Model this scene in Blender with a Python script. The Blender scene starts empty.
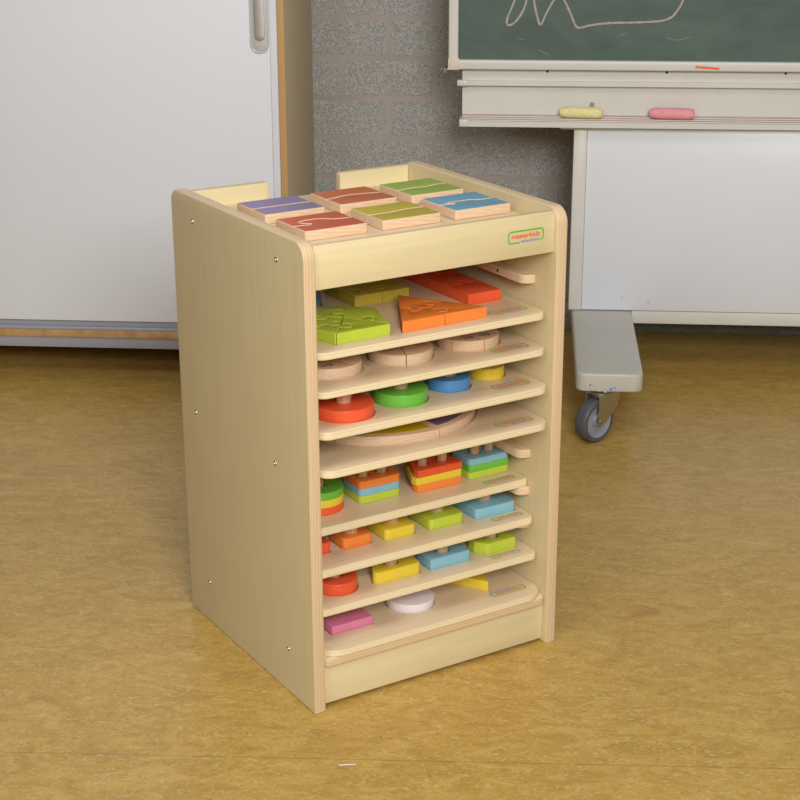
import bpy, bmesh, math, random
from mathutils import Vector, Matrix
random.seed(4)
SC = bpy.context.scene
COL = SC.collection
PI = math.pi

# ------------------------------------------------------------------ helpers
def lin(c):
    return tuple(((x/255)/12.92 if x/255 <= .04045 else ((x/255+.055)/1.055)**2.4) for x in c)

def newmat(name):
    m = bpy.data.materials.new(name); m.use_nodes = True
    nt = m.node_tree; b = nt.nodes['Principled BSDF']
    return m, nt, b

def plain(name, rgb, rough=.5, metal=0., var=.04, scale=30, coat=0., spec=.5, bump=0.):
    m, nt, b = newmat(name)
    c = lin(rgb)
    tc = nt.nodes.new('ShaderNodeTexCoord'); n = nt.nodes.new('ShaderNodeTexNoise')
    n.inputs['Scale'].default_value = scale; n.inputs['Detail'].default_value = 4
    nt.links.new(tc.outputs['Object'], n.inputs['Vector'])
    r = nt.nodes.new('ShaderNodeValToRGB')
    r.color_ramp.elements[0].position = .3; r.color_ramp.elements[1].position = .7
    r.color_ramp.elements[0].color = tuple(x*(1-var) for x in c)+(1,)
    r.color_ramp.elements[1].color = tuple(min(1, x*(1+var)) for x in c)+(1,)
    nt.links.new(n.outputs['Fac'], r.inputs['Fac']); nt.links.new(r.outputs['Color'], b.inputs['Base Color'])
    b.inputs['Roughness'].default_value = rough; b.inputs['Metallic'].default_value = metal
    b.inputs['Coat Weight'].default_value = coat; b.inputs['Specular IOR Level'].default_value = spec
    if bump:
        bp = nt.nodes.new('ShaderNodeBump'); bp.inputs['Strength'].default_value = bump; bp.inputs['Distance'].default_value = .001
        nt.links.new(n.outputs['Fac'], bp.inputs['Height']); nt.links.new(bp.outputs['Normal'], b.inputs['Normal'])
    return m

def math_node(nt, op, a, b=None, clamp=False):
    n = nt.nodes.new('ShaderNodeMath'); n.operation = op; n.use_clamp = clamp
    for i, v in enumerate((a, b)):
        if v is None: continue
        if isinstance(v, (int, float)): n.inputs[i].default_value = v
        else: nt.links.new(v, n.inputs[i])
    return n.outputs[0]

def mix(nt, fac, a, b):
    n = nt.nodes.new('ShaderNodeMix'); n.data_type = 'RGBA'
    if isinstance(fac, (int, float)): n.inputs[0].default_value = fac
    else: nt.links.new(fac, n.inputs[0])
    for i, v in ((6, a), (7, b)):
        if isinstance(v, tuple): n.inputs[i].default_value = v if len(v) == 4 else v+(1,)
        else: nt.links.new(v, n.inputs[i])
    return n.outputs[2]

def ramp(nt, fac, stops):
    r = nt.nodes.new('ShaderNodeValToRGB'); e = r.color_ramp.elements
    while len(e) < len(stops): e.new(.5)
    for k, (p, c) in enumerate(stops):
        e[k].position = p; e[k].color = (c if len(c) == 4 else tuple(c)+(1,))
    nt.links.new(fac, r.inputs['Fac']); return r.outputs['Color']

def plywood(name, axis, grain, face=(218, 200, 155), layer=.0022, edge1=(226, 200, 160), edge2=(196, 160, 122), tone=.05, rough=.42):
    """axis = thickness direction (0,1,2): faces with that normal are veneer, others show the plies."""
    m, nt, b = newmat(name)
    tc = nt.nodes.new('ShaderNodeTexCoord')
    mp = nt.nodes.new('ShaderNodeMapping'); nt.links.new(tc.outputs['Object'], mp.inputs['Vector'])
    s = [60, 60, 60]; s[grain] = 4; mp.inputs['Scale'].default_value = s
    n = nt.nodes.new('ShaderNodeTexNoise'); n.inputs['Scale'].default_value = 1.6; n.inputs['Detail'].default_value = 5; n.inputs['Distortion'].default_value = .6
    nt.links.new(mp.outputs[0], n.inputs['Vector'])
    c = lin(face)
    face_c = ramp(nt, n.outputs['Fac'], [(.3, tuple(x*(1-tone) for x in c)), (.7, tuple(x*(1+tone) for x in c))])
    n2 = nt.nodes.new('ShaderNodeTexNoise'); n2.inputs['Scale'].default_value = 5; n2.inputs['Detail'].default_value = 2
    mp2 = nt.nodes.new('ShaderNodeMapping'); s2 = [1.6, 1.6, 1.6]; s2[grain] = .4; mp2.inputs['Scale'].default_value = s2
    nt.links.new(tc.outputs['Object'], mp2.inputs['Vector']); nt.links.new(mp2.outputs[0], n2.inputs['Vector'])
    face_c = mix(nt, math_node(nt, 'MULTIPLY', n2.outputs['Fac'], .35), face_c, tuple(x*f for x, f in zip(c, (.93, .9, .85))))
    sx = nt.nodes.new('ShaderNodeSeparateXYZ'); nt.links.new(tc.outputs['Object'], sx.inputs[0])
    ply = math_node(nt, 'FRACT', math_node(nt, 'DIVIDE', sx.outputs[axis], layer*2))
    ply = math_node(nt, 'ABSOLUTE', math_node(nt, 'SUBTRACT', ply, .5))
    ply = math_node(nt, 'ADD', ply, math_node(nt, 'MULTIPLY', math_node(nt, 'SUBTRACT', n.outputs['Fac'], .5), .25))
    edge_c = ramp(nt, ply, [(.2, lin(edge1)), (.3, lin(edge2)), (.45, lin(edge1))])
    sn = nt.nodes.new('ShaderNodeSeparateXYZ'); nt.links.new(tc.outputs['Normal'], sn.inputs[0])
    f = math_node(nt, 'GREATER_THAN', math_node(nt, 'ABSOLUTE', sn.outputs[axis]), .8)
    nt.links.new(mix(nt, f, edge_c, face_c), b.inputs['Base Color'])
    b.inputs['Roughness'].default_value = rough
    return m

def beech(name, grain=0, c1=(228, 197, 162), c2=(219, 185, 150)):
    m, nt, b = newmat(name)
    tc = nt.nodes.new('ShaderNodeTexCoord')
    mp = nt.nodes.new('ShaderNodeMapping'); s = [1, 1, 1]; s[grain] = .12; mp.inputs['Scale'].default_value = s
    nt.links.new(tc.outputs['Object'], mp.inputs['Vector'])
    w = nt.nodes.new('ShaderNodeTexWave'); w.wave_type = 'BANDS'; w.bands_direction = 'DIAGONAL'
    w.inputs['Scale'].default_value = 110; w.inputs['Distortion'].default_value = 5; w.inputs['Detail'].default_value = 3; w.inputs['Detail Scale'].default_value = 2
    nt.links.new(mp.outputs[0], w.inputs['Vector'])
    nt.links.new(ramp(nt, w.outputs['Fac'], [(.1, lin(c1)), (.9, lin(c2))]), b.inputs['Base Color'])
    b.inputs['Roughness'].default_value = .55
    return m

def link(name, me, mats, parent=None, loc=None, rz=None):
    o = bpy.data.objects.new(name, me); COL.objects.link(o)
    idx = [p.material_index for p in me.polygons]
    me.materials.clear()
    for m in (mats if isinstance(mats, (list, tuple)) else [mats]): me.materials.append(m)
    me.polygons.foreach_set('material_index', idx)
    if parent: o.parent = parent
    if loc is not None: o.location = loc
    if rz is not None: o.rotation_euler = (0, 0, rz)
    return o

def tag(o, label=None, cat=None, group=None, kind=None):
    if label: o['label'] = label
    if cat: o['category'] = cat
    if group: o['group'] = group
    if kind: o['kind'] = kind
    return o

def empty(name, loc=(0, 0, 0), rz=0):
    o = bpy.data.objects.new(name, None); COL.objects.link(o)
    o.location = loc; o.rotation_euler = (0, 0, rz); o.empty_display_size = .05
    return o

def shape(outlines, z0, z1, bevel=.001, shrink=0., res=2):
    """extrude closed outlines (the later ones cut holes) between z0 and z1 with rounded arrises"""
    cu = bpy.data.curves.new('outline', 'CURVE'); cu.dimensions = '2D'; cu.fill_mode = 'BOTH'
    bevel = min(bevel, (z1-z0)*.45)
    cu.extrude = (z1-z0)/2-bevel; cu.bevel_depth = bevel; cu.bevel_resolution = res; cu.offset = -bevel-shrink
    for pts in outlines:
        sp = cu.splines.new('POLY'); sp.points.add(len(pts)-1); sp.use_cyclic_u = True
        for p, q in zip(sp.points, pts): p.co = (q[0], q[1], 0, 1)
    ob = bpy.data.objects.new('outline', cu); COL.objects.link(ob)
    dg = bpy.context.evaluated_depsgraph_get()
    me = bpy.data.meshes.new_from_object(ob.evaluated_get(dg))
    bpy.data.objects.remove(ob); bpy.data.curves.remove(cu)
    me.transform(Matrix.Translation((0, 0, (z0+z1)/2)))
    bm = bmesh.new(); bm.from_mesh(me); bmesh.ops.remove_doubles(bm, verts=bm.verts, dist=1e-6)
    bmesh.ops.recalc_face_normals(bm, faces=bm.faces)
    for f in bm.faces: f.smooth = True; f.material_index = 0
    bm.to_mesh(me); bm.free(); me.materials.clear()
    me.set_sharp_from_angle(angle=math.radians(40))
    return me

def joined(meshes, mat_idx=None):
    bm = bmesh.new()
    for k, me in enumerate(meshes):
        n = len(bm.faces); bm.from_mesh(me)
        if mat_idx:
            bm.faces.ensure_lookup_table()
            for f in bm.faces[n:]: f.material_index = mat_idx[k]
    out = bpy.data.meshes.new('m'); bm.to_mesh(out); bm.free()
    out.set_sharp_from_angle(angle=math.radians(40))
    return out

def topmat(me, z, idx=1):
    for p in me.polygons:
        if p.normal.z > .995 and p.center.z > z: p.material_index = idx
    return me

def rrect(x0, y0, x1, y1, r=0., seg=6, rs=None):
    rs = rs or (r, r, r, r)              # order: (x0,y0) (x1,y0) (x1,y1) (x0,y1)
    out = []
    for (cx, cy, a0, rr) in ((x0+rs[0], y0+rs[0], PI, rs[0]), (x1-rs[1], y0+rs[1], 1.5*PI, rs[1]), (x1-rs[2], y1-rs[2], 0, rs[2]), (x0+rs[3], y1-rs[3], .5*PI, rs[3])):
        if rr <= 0: out.append((cx, cy)); continue
        for k in range(seg+1):
            t = a0+k*PI/2/seg; out.append((cx+rr*math.cos(t), cy+rr*math.sin(t)))
    return out

def circ(cx, cy, r, n=64, a0=0., a1=2*PI):
    full = abs(a1-a0-2*PI) < 1e-6
    m = n if full else n+1
    return [(cx+r*math.cos(a0+(a1-a0)*k/n), cy+r*math.sin(a0+(a1-a0)*k/n)) for k in range(m)]

def roundpoly(pts, r, seg=5):
    out = []; n = len(pts)
    for i in range(n):
        p = Vector(pts[i]); a = (Vector(pts[i-1])-p).normalized(); b = (Vector(pts[(i+1) % n])-p).normalized()
        ang = a.angle(b); d = r/math.tan(ang/2); bis = (a+b).normalized(); c = p+bis*(r/math.sin(ang/2))
        s = p+a*d-c; e = p+b*d-c
        t0 = math.atan2(s.y, s.x); t1 = math.atan2(e.y, e.x); dt = (t1-t0+PI) % (2*PI)-PI
        for k in range(seg+1): t = t0+dt*k/seg; out.append((c.x+r*math.cos(t), c.y+r*math.sin(t)))
    return out

def box(x0, y0, z0, x1, y1, z1, bevel=.001, seg=2):
    bm = bmesh.new(); bmesh.ops.create_cube(bm, size=1)
    for v in bm.verts: v.co = Vector((x0+(v.co.x+.5)*(x1-x0), y0+(v.co.y+.5)*(y1-y0), z0+(v.co.z+.5)*(z1-z0)))
    if bevel: bmesh.ops.bevel(bm, geom=bm.edges[:], offset=bevel, segments=seg, profile=.5, affect='EDGES')
    bmesh.ops.recalc_face_normals(bm, faces=bm.faces)
    me = bpy.data.meshes.new('m'); bm.to_mesh(me); bm.free()
    for p in me.polygons: p.use_smooth = True
    me.set_sharp_from_angle(angle=math.radians(50))
    return me

def lathe(prof, n=40, M=None):
    """prof: (r,z) from bottom to top, closed on the axis"""
    bm = bmesh.new(); rings = []
    for r, z in prof:
        if r < 1e-7: rings.append([bm.verts.new((0, 0, z))])
        else: rings.append([bm.verts.new((r*math.cos(2*PI*k/n), r*math.sin(2*PI*k/n), z)) for k in range(n)])
    for a, b in zip(rings, rings[1:]):
        for k in range(n):
            j = (k+1) % n
            if len(a) == 1: bm.faces.new((a[0], b[j], b[k]))
            elif len(b) == 1: bm.faces.new((a[k], a[j], b[0]))
            else: bm.faces.new((a[k], a[j], b[j], b[k]))
    bmesh.ops.recalc_face_normals(bm, faces=bm.faces)
    me = bpy.data.meshes.new('m'); bm.to_mesh(me); bm.free()
    if M: me.transform(M)
    for p in me.polygons: p.use_smooth = True
    me.set_sharp_from_angle(angle=math.radians(35))
    return me

def stand(me, axis):
    """turn an XY outline extruded in Z into a plate: 'x' -> outline (y,z), 'y' -> outline (x,z)"""
    M = Matrix(((0, 0, 1, 0), (1, 0, 0, 0), (0, 1, 0, 0), (0, 0, 0, 1))) if axis == 'x' else Matrix(((1, 0, 0, 0), (0, 0, 1, 0), (0, 1, 0, 0), (0, 0, 0, 1)))
    me.transform(M)
    if axis == 'y': me.flip_normals()
    return me

# ------------------------------------------------------------------ materials
M = {}
M['ply_x'] = plywood('birch_plywood_upright', 0, 2, face=(214, 198, 156), layer=.0026, edge1=(222, 196, 158), edge2=(198, 162, 126), tone=.03)
M['ply_y'] = plywood('birch_plywood_crosswise', 1, 0, face=(223, 207, 162), layer=.0024)
M['ply_z'] = plywood('birch_plywood_flat', 2, 0, face=(226, 206, 166), layer=.0024)
M['tray'] = plywood('tray_plywood', 2, 0, face=(226, 203, 168), layer=.0026, edge1=(238, 222, 182), edge2=(222, 198, 152), tone=.04, rough=.38)
M['runner'] = plywood('runner_plywood', 2, 1, face=(226, 204, 162), layer=.0022, edge1=(230, 206, 172), edge2=(208, 176, 142))
M['beech'] = beech('beech_wood')
M['knob'] = beech('beech_knob', 2, (222, 186, 146), (206, 166, 124))
PC = dict(green=(112, 190, 68), lime=(190, 208, 66), yellow=(232, 206, 62), orange=(244, 138, 60), red=(236, 94, 54), blue=(84, 142, 198),
          sky=(138, 190, 206), pink=(222, 130, 160), white=(236, 226, 226), mustard=(200, 184, 68), purple=(132, 112, 158))
for k, v in PC.items(): M[k] = plain('paint_'+k, v, rough=.33, var=.03, scale=60)
for k, v in dict(purple=(140, 124, 164), brick=(198, 92, 62), rust=(196, 104, 62), ochre=(188, 170, 58), grass=(150, 174, 74), water=(108, 158, 184), yellow=(206, 178, 22), violet=(118, 98, 138)).items():
    M['top_'+k] = plain('printed_'+k, v, rough=.45, var=.04, scale=80)
M['logo_green'] = plain('logo_green', (112, 186, 48), .5, var=0)
M['logo_red'] = plain('logo_red', (236, 92, 60), .5, var=0)
M['logo_blue'] = plain('logo_blue', (104, 146, 204), .5, var=0)
M['logo_green_f'] = plain('logo_green_faint', (132, 188, 76), .5, var=0)
M['logo_red_f'] = plain('logo_red_faint', (230, 122, 90), .5, var=0)
M['logo_blue_f'] = plain('logo_blue_faint', (150, 168, 186), .5, var=0)
M['steel'] = plain('steel', (190, 190, 190), .3, 1., var=.05)
M['nickel'] = plain('brushed_nickel', (205, 203, 196), .38, 1., var=.06, scale=90)
M['pull'] = plain('satin_grey_pull', (206, 206, 206), .35, .35, var=.02)
M['black'] = plain('black_hole', (18, 16, 15), .8)
M['white_door'] = plain('white_laminate', (234, 237, 244), .38, var=.012, scale=3)
M['alu'] = plain('aluminium_profile', (178, 180, 190), .4, .35, var=.03)
M['door_edge'] = plain('pale_edge_profile', (226, 228, 236), .4, var=.02)
M['grey_fascia'] = plain('grey_fascia', (158, 158, 164), .5, var=.03)
M['cream'] = plain('cream_enamel', (216, 214, 205), .36, var=.025, scale=9)
M['cream_warm'] = plain('cream_enamel_beam', (200, 195, 184), .4, var=.04, scale=22)
M['whiteboard'] = plain('whiteboard_enamel', (226, 229, 235), .3, var=.012, scale=5)
M['tyre'] = plain('grey_rubber', (84, 87, 92), .5, var=.06)
M['hub'] = plain('grey_plastic', (150, 152, 158), .4, var=.04)
M['chalk_y'] = plain('yellow_chalk', (238, 228, 164), .9, var=.1, scale=120, bump=.3)
M['chalk_p'] = plain('pink_chalk', (238, 164, 166), .9, var=.08, scale=120, bump=.3)
M['chalk_line'] = plain('chalk_line', (178, 164, 160), .95, var=.15, scale=150)
M['chalk_faint'] = plain('faint_chalk_mark', (116, 132, 120), .95, var=.1)
M['orange_mark'] = plain('orange_mark', (244, 116, 84), .8, var=.04)
M['ink_blue'] = plain('blue_ink', (70, 96, 140), .6); M['ink_orange'] = plain('orange_ink', (214, 120, 80), .6); M['ink_violet'] = plain('violet_ink', (110, 96, 130), .6)
M['scrap'] = plain('white_scrap', (235, 235, 240), .8)

def wood_edge():
    m, nt, b = newmat('oak_edging')
    tc = nt.nodes.new('ShaderNodeTexCoord'); mp = nt.nodes.new('ShaderNodeMapping'); mp.inputs['Scale'].default_value = (60, 60, 60)
    nt.links.new(tc.outputs['Object'], mp.inputs['Vector'])
    n = nt.nodes.new('ShaderNodeTexNoise'); n.inputs['Scale'].default_value = .6; n.inputs['Detail'].default_value = 6
    nt.links.new(mp.outputs[0], n.inputs['Vector'])
    nt.links.new(ramp(nt, n.outputs['Fac'], [(.3, lin((176, 134, 88))), (.7, lin((204, 164, 112)))]), b.inputs['Base Color'])
    b.inputs['Roughness'].default_value = .5
    return m
M['oak'] = wood_edge()
M['side_brown'] = plywood('cupboard_side_laminate', 0, 2, face=(226, 208, 170), edge1=(204, 162, 108), edge2=(184, 140, 88), layer=.003, tone=.03, rough=.5)

def chalkboard_mat():
    m, nt, b = newmat('green_chalkboard')
    tc = nt.nodes.new('ShaderNodeTexCoord'); mp = nt.nodes.new('ShaderNodeMapping'); mp.inputs['Scale'].default_value = (2, 1, 5)
    nt.links.new(tc.outputs['Object'], mp.inputs['Vector'])
    n = nt.nodes.new('ShaderNodeTexNoise'); n.inputs['Scale'].default_value = 3; n.inputs['Detail'].default_value = 7; n.inputs['Distortion'].default_value = 1
    nt.links.new(mp.outputs[0], n.inputs['Vector'])
    nt.links.new(ramp(nt, n.outputs['Fac'], [(.3, lin((70, 88, 79))), (.75, lin((87, 105, 96)))]), b.inputs['Base Color'])
    b.inputs['Roughness'].default_value = .6
    return m
M['chalkboard'] = chalkboard_mat()

def floor_mat():
    m, nt, b = newmat('marbled_ochre_linoleum')
    tc = nt.nodes.new('ShaderNodeTexCoord')
    def noise(scale, sc, detail=5, dist=0., off=(0, 0, 0)):
        mp = nt.nodes.new('ShaderNodeMapping'); mp.inputs['Scale'].default_value = sc; mp.inputs['Location'].default_value = off
        nt.links.new(tc.outputs['Object'], mp.inputs['Vector'])
        n = nt.nodes.new('ShaderNodeTexNoise'); n.inputs['Scale'].default_value = scale; n.inputs['Detail'].default_value = detail; n.inputs['Distortion'].default_value = dist
        nt.links.new(mp.outputs[0], n.inputs['Vector']); return n.outputs['Fac']
    base = ramp(nt, noise(16, (.8, 1.6, 1), 8, 1.5), [(.3, lin((178, 141, 64))), (.5, lin((192, 154, 74))), (.7, lin((204, 168, 90)))])
    light = ramp(nt, noise(95, (.6, 1.0, 1), 4, 2.2, (3, 1, 0)), [(.54, (0, 0, 0)), (.66, (1, 1, 1))])
    base = mix(nt, math_node(nt, 'MULTIPLY', light, .45), base, lin((222, 200, 146)))
    dark = ramp(nt, noise(90, (.7, 1.1, 1), 4, 1.8, (9, 5, 0)), [(.55, (0, 0, 0)), (.68, (1, 1, 1))])
    base = mix(nt, math_node(nt, 'MULTIPLY', dark, .45), base, lin((166, 108, 66)))
    grn = ramp(nt, noise(70, (.8, 1, 1), 3, 1.5, (1, 8, 0)), [(.57, (0, 0, 0)), (.74, (1, 1, 1))])
    base = mix(nt, math_node(nt, 'MULTIPLY', grn, .35), base, lin((140, 132, 84)))
    red = ramp(nt, noise(9, (1, 1.3, 1), 6, .8, (4.2, 7.7, 0)), [(.70, (0, 0, 0)), (.78, (1, 1, 1))])
    base = mix(nt, math_node(nt, 'MULTIPLY', red, .4), base, lin((168, 84, 48)))
    fine = noise(260, (1, 1, 1), 2)
    base = mix(nt, math_node(nt, 'MULTIPLY', math_node(nt, 'SUBTRACT', fine, .35, True), .35), base, lin((138, 108, 60)))
    sx = nt.nodes.new('ShaderNodeSeparateXYZ'); nt.links.new(tc.outputs['Object'], sx.inputs[0])
    d = math_node(nt, 'SUBTRACT', sx.outputs[1], math_node(nt, 'ADD', math_node(nt, 'MULTIPLY', sx.outputs[0], .034), 2.134))
    seam = math_node(nt, 'LESS_THAN', math_node(nt, 'ABSOLUTE', d), .0011)
    base = mix(nt, math_node(nt, 'MULTIPLY', seam, .42), base, lin((116, 92, 52)))
    nt.links.new(base, b.inputs['Base Color'])
    rr = nt.nodes.new('ShaderNodeMapRange'); nt.links.new(noise(3, (1, 1, 1), 3), rr.inputs[0]); rr.inputs[3].default_value = .30; rr.inputs[4].default_value = .42
    nt.links.new(rr.outputs[0], b.inputs['Roughness'])
    bp = nt.nodes.new('ShaderNodeBump'); bp.inputs['Strength'].default_value = .08; bp.inputs['Distance'].default_value = .002
    nt.links.new(noise(30, (1, 1, 1), 4), bp.inputs['Height']); nt.links.new(bp.outputs['Normal'], b.inputs['Normal'])
    return m

def block_mat():
    m, nt, b = newmat('grey_concrete_block')
    tc = nt.nodes.new('ShaderNodeTexCoord'); sx = nt.nodes.new('ShaderNodeSeparateXYZ'); nt.links.new(tc.outputs['Object'], sx.inputs[0])
    cb = nt.nodes.new('ShaderNodeCombineXYZ')
    BW, BH = .2445, .1045
    nt.links.new(math_node(nt, 'ADD', sx.outputs[0], .4917+.122+8*BW), cb.inputs[0])
    nt.links.new(math_node(nt, 'SUBTRACT', sx.outputs[2], .8338-10*BH), cb.inputs[1])
    br = nt.nodes.new('ShaderNodeTexBrick'); nt.links.new(cb.outputs[0], br.inputs['Vector'])
    br.inputs['Scale'].default_value = 1; br.inputs['Brick Width'].default_value = BW; br.inputs['Row Height'].default_value = BH
    br.inputs['Mortar Size'].default_value = .0085; br.inputs['Mortar Smooth'].default_value = .25; br.offset = .5
    n = nt.nodes.new('ShaderNodeTexNoise'); n.inputs['Scale'].default_value = 270; n.inputs['Detail'].default_value = 3; n.inputs['Roughness'].default_value = .7
    nt.links.new(tc.outputs['Object'], n.inputs['Vector'])
    n3 = nt.nodes.new('ShaderNodeTexNoise'); n3.inputs['Scale'].default_value = 6; nt.links.new(tc.outputs['Object'], n3.inputs['Vector'])
    blk = ramp(nt, n.outputs['Fac'], [(.32, lin((124, 123, 119))), (.5, lin((163, 161, 156))), (.70, lin((204, 202, 197)))])
    blk = mix(nt, math_node(nt, 'MULTIPLY', n3.outputs['Fac'], .3), blk, lin((152, 151, 147)))
    mor = ramp(nt, n3.outputs['Fac'], [(.3, lin((160, 151, 142))), (.7, lin((173, 164, 155)))])
    nt.links.new(mix(nt, br.outputs['Fac'], blk, mor), b.inputs['Base Color'])
    b.inputs['Roughness'].default_value = .9
    h = math_node(nt, 'SUBTRACT', math_node(nt, 'MULTIPLY', n.outputs['Fac'], .6), br.outputs['Fac'])
    bp = nt.nodes.new('ShaderNodeBump'); bp.inputs['Strength'].default_value = .35; bp.inputs['Distance'].default_value = .0015
    nt.links.new(h, bp.inputs['Height']); nt.links.new(bp.outputs['Normal'], b.inputs['Normal'])
    return m

# ------------------------------------------------------------------ setting
WY = 4.35
tag(link('floor', box(-4, -1.5, -.05, 4, WY+.2, 0, 0), floor_mat()), kind='structure')
tag(link('wall_back', box(-4, WY, 0, 4, WY+.2, 2.9, 0), block_mat()), kind='structure')
tag(link('baseboard_back', box(-.56, WY-.012, 0, 4, WY-.0005, .045, .002), plain('grey_skirting', (140, 138, 126), .9, var=.2, scale=60)), kind='structure')

# ------------------------------------------------------------------ tall cupboard
cup = empty('storage_cupboard', (-1.4, 3.85, 0))
tag(cup, 'large white sliding-door cupboard with wooden edges standing against the block wall', 'cupboard')
def cpart(name, me, m, parent=None, label=None):
    me.transform(Matrix.Translation((1.4, -3.85, 0)))
    o = link(name, me, m, parent or cup)
    if label: o['label'] = label
    return o
XR = -.5688
cpart('side_panel', box(XR-.0157, 3.85, .085, XR, WY-.004, 1.98, .0008), M['side_brown'])
cpart('side_panel', box(-2.4, 3.85, .085, -2.384, WY-.004, 1.98, .0008), M['side_brown'])
cpart('bottom_panel', box(-2.383, 3.852, .1046, XR-.0165, WY-.006, .1225, .0008), M['oak'])
cpart('top_panel', box(-2.383, 3.852, 1.962, XR-.0165, WY-.006, 1.98, .0008), M['oak'])
cpart('plinth', box(-2.38, 3.858, .0765, XR-.018, 3.876, .104, .0008), M['grey_fascia'])
cpart('back_panel', box(-2.383, WY-.016, .123, XR-.0165, WY-.007, 1.96, 0), M['side_brown'])
for x in (-2.34, XR-.09):
    for y in (3.92, 4.28): cpart('foot', lathe([(0, 0), (.022, 0), (.022, .008), (.014, .012), (.014, .1044), (0, .1044)], 20, Matrix.Translation((x, y, 0))), M['black'])
cpart('door_rail', joined([box(-2.38, 3.858, .1228, XR-.0165, 3.9, .130, .0006), box(-2.38, 3.872, .13, XR-.0165, 3.885, .1445, .0006)]), M['alu'])
door = cpart('sliding_door', box(-1.55, 3.857, .1465, -.6035, 3.873, 1.94, .0012), M['white_door'])
cpart('sliding_door', box(-2.378, 3.8755, .1465, -1.5, 3.8905, 1.94, .0012), M['white_door'])
cpart('edge_profile', box(-.6032, 3.8595, .1465, XR-.0172, 3.874, 1.94, .0015), M['door_edge'], door)
# recessed pull: a stadium shaped nickel dish with a raised tongue
H0, H1 = .8035, .985
def stad(x0, x1, z0, z1, r): return rrect(x0, z0, x1, z1, r, 10)
dish = stand(shape([stad(-.6495, -.605, H0, H1, .022), stad(-.6455, -.609, H0+.004, H1-.004, .018)], -.0015, .0012, .0006), 'y')
dish.transform(Matrix.Translation((0, 3.8562, 0)))
plate = stand(shape([stad(-.6457, -.6088, H0+.0038, H1-.0038, .018)], -.0002, .0004, .0002), 'y'); plate.transform(Matrix.Translation((0, 3.8564, 0)))
hnd = cpart('door_handle', joined([dish, plate]), M['pull'], door, 'brushed metal recessed pull')
tong = stand(shape([stad(-.6392, -.6145, H0+.030, H1-.02, .012)], -.0011, .0011, .0009), 'y'); tong.transform(Matrix.Translation((0, 3.8549, 0)))
# ------------------------------------------------------------------ chalkboard stand
st = empty('mobile_chalkboard', (.16, 3.9, 0))
tag(st, 'cream mobile stand carrying a green chalkboard above a white panel, on grey casters', 'chalkboard')
def spart(name, me, m, parent=None, label=None):
    me.transform(Matrix.Translation((-.16, -3.9, 0)))
    o = link(name, me, m, parent or st)
    if label: o['label'] = label
    return o
XE = 1.75
for dx in (0, 1.42):
    spart('foot_beam', shape([rrect(.1185+dx, 3.487, .2665+dx, 4.25, rs=(.022, .022, .01, .01))], .1175, .160, .005, 0, 3), M['cream_warm'])
    for bx, bz, br, mm in (((.150, .134, .0022, M['ink_violet']), (.196, .125, .0035, M['blue']), (.204, .1275, .0024, M['blue']), (.213, .1235, .002, M['sky']), (.240, .126, .0022, M['yellow']), (.255, .129, .0018, M['green']), (.170, .121, .002, M['yellow'])) if dx == 0 else ()):
        spart('paint_spot', lathe([(0, 0), (br, 0), (br*.8, .0004), (0, .0004)], 9, Matrix.Translation((bx, 3.4871, bz)) @ Matrix.Rotation(PI/2, 4, 'X')), mm, None)
    spart('upright_post', box(.15+dx, 4.075, .1605, .21+dx, 4.125, 1.70, .003), M['cream_warm'])
spart('crossbeam', box(.2670, 3.992, .1275, 1.537, 4.04, .1605, .002), M['cream'])
spart('crossbeam', box(-.10, 4.04, 1.4, XE-.1, 4.0745, 1.46, .002), M['cream'])
spart('lower_panel', box(.1425, 3.988, .1625, XE, 4.012, .6225, .001), M['whiteboard'], None, 'white enamelled writing panel')
spart('panel_edge_profile', box(.1098, 3.9845, .1618, .142, 4.018, .6225, .002), M['cream'])
spart('panel_bracket', box(.0765, 3.972, .6155, .20, 4.03, .6225, .001), M['cream'])
# chalk ledge: lip, grooved tray, backboard, upper lip
prof = [(3.950, .6232), (3.950, .6355), (3.952, .6365), (3.9545, .6355), (3.9600, .6365), (3.9606, .6380), (3.9625, .6380), (3.9631, .6370),
        (3.9745, .6385), (3.9751, .6400), (3.977, .6400), (3.9776, .6390), (3.989, .6410), (3.9896, .6425), (3.9915, .6425), (3.9921, .6415),
        (4.008, .6440), (4.008, .7150), (3.990, .7150), (3.990, .7265), (4.000, .7265), (4.000, .7560), (4.020, .7560), (4.020, .6232)]
def extrude_x(prof, x0, x1):
    bm = bmesh.new(); a = [bm.verts.new((x0, y, z)) for y, z in prof]; b = [bm.verts.new((x1, y, z)) for y, z in prof]
    n = len(prof); bm.faces.new(a); bm.faces.new(b)
    for k in range(n): bm.faces.new((a[k], a[(k+1) % n], b[(k+1) % n], b[k]))
    bmesh.ops.recalc_face_normals(bm, faces=bm.faces); me = bpy.data.meshes.new('m'); bm.to_mesh(me); bm.free(); return me
M['dust'] = plain('cream_with_chalk_dust', (206, 178, 168), .7, var=.1, scale=40)
led_me = extrude_x(prof, -.161, XE)
for p in led_me.polygons:
    if p.normal.z > .5 and p.center.z < .65 and p.center.y > 3.955: p.material_index = 1
ledge = spart('chalk_ledge', led_me, [M['cream'], M['dust']])
spart('end_cap', box(-.166, 3.948, .6225, -.1435, 4.0, .6402, .002), M['cream'], ledge)
spart('end_cap', box(-.1735, 3.987, .7135, -.145, 4.0, .7278, .003), M['cream'], ledge)
def disc_y(x, z, y, r, t): return lathe([(0, 0), (r, 0), (r*.85, t), (0, t)], 20, Matrix.Translation((x, y, z)) @ Matrix.Rotation(PI/2, 4, 'X'))
spart('screw', disc_y(.151, .669, 4.008, .0065, .003), M['steel'], ledge)
for x in (.042, .325, .604): spart('screw', disc_y(x, .7485, 4.0, .003, .0012), M['black'], ledge)
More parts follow.
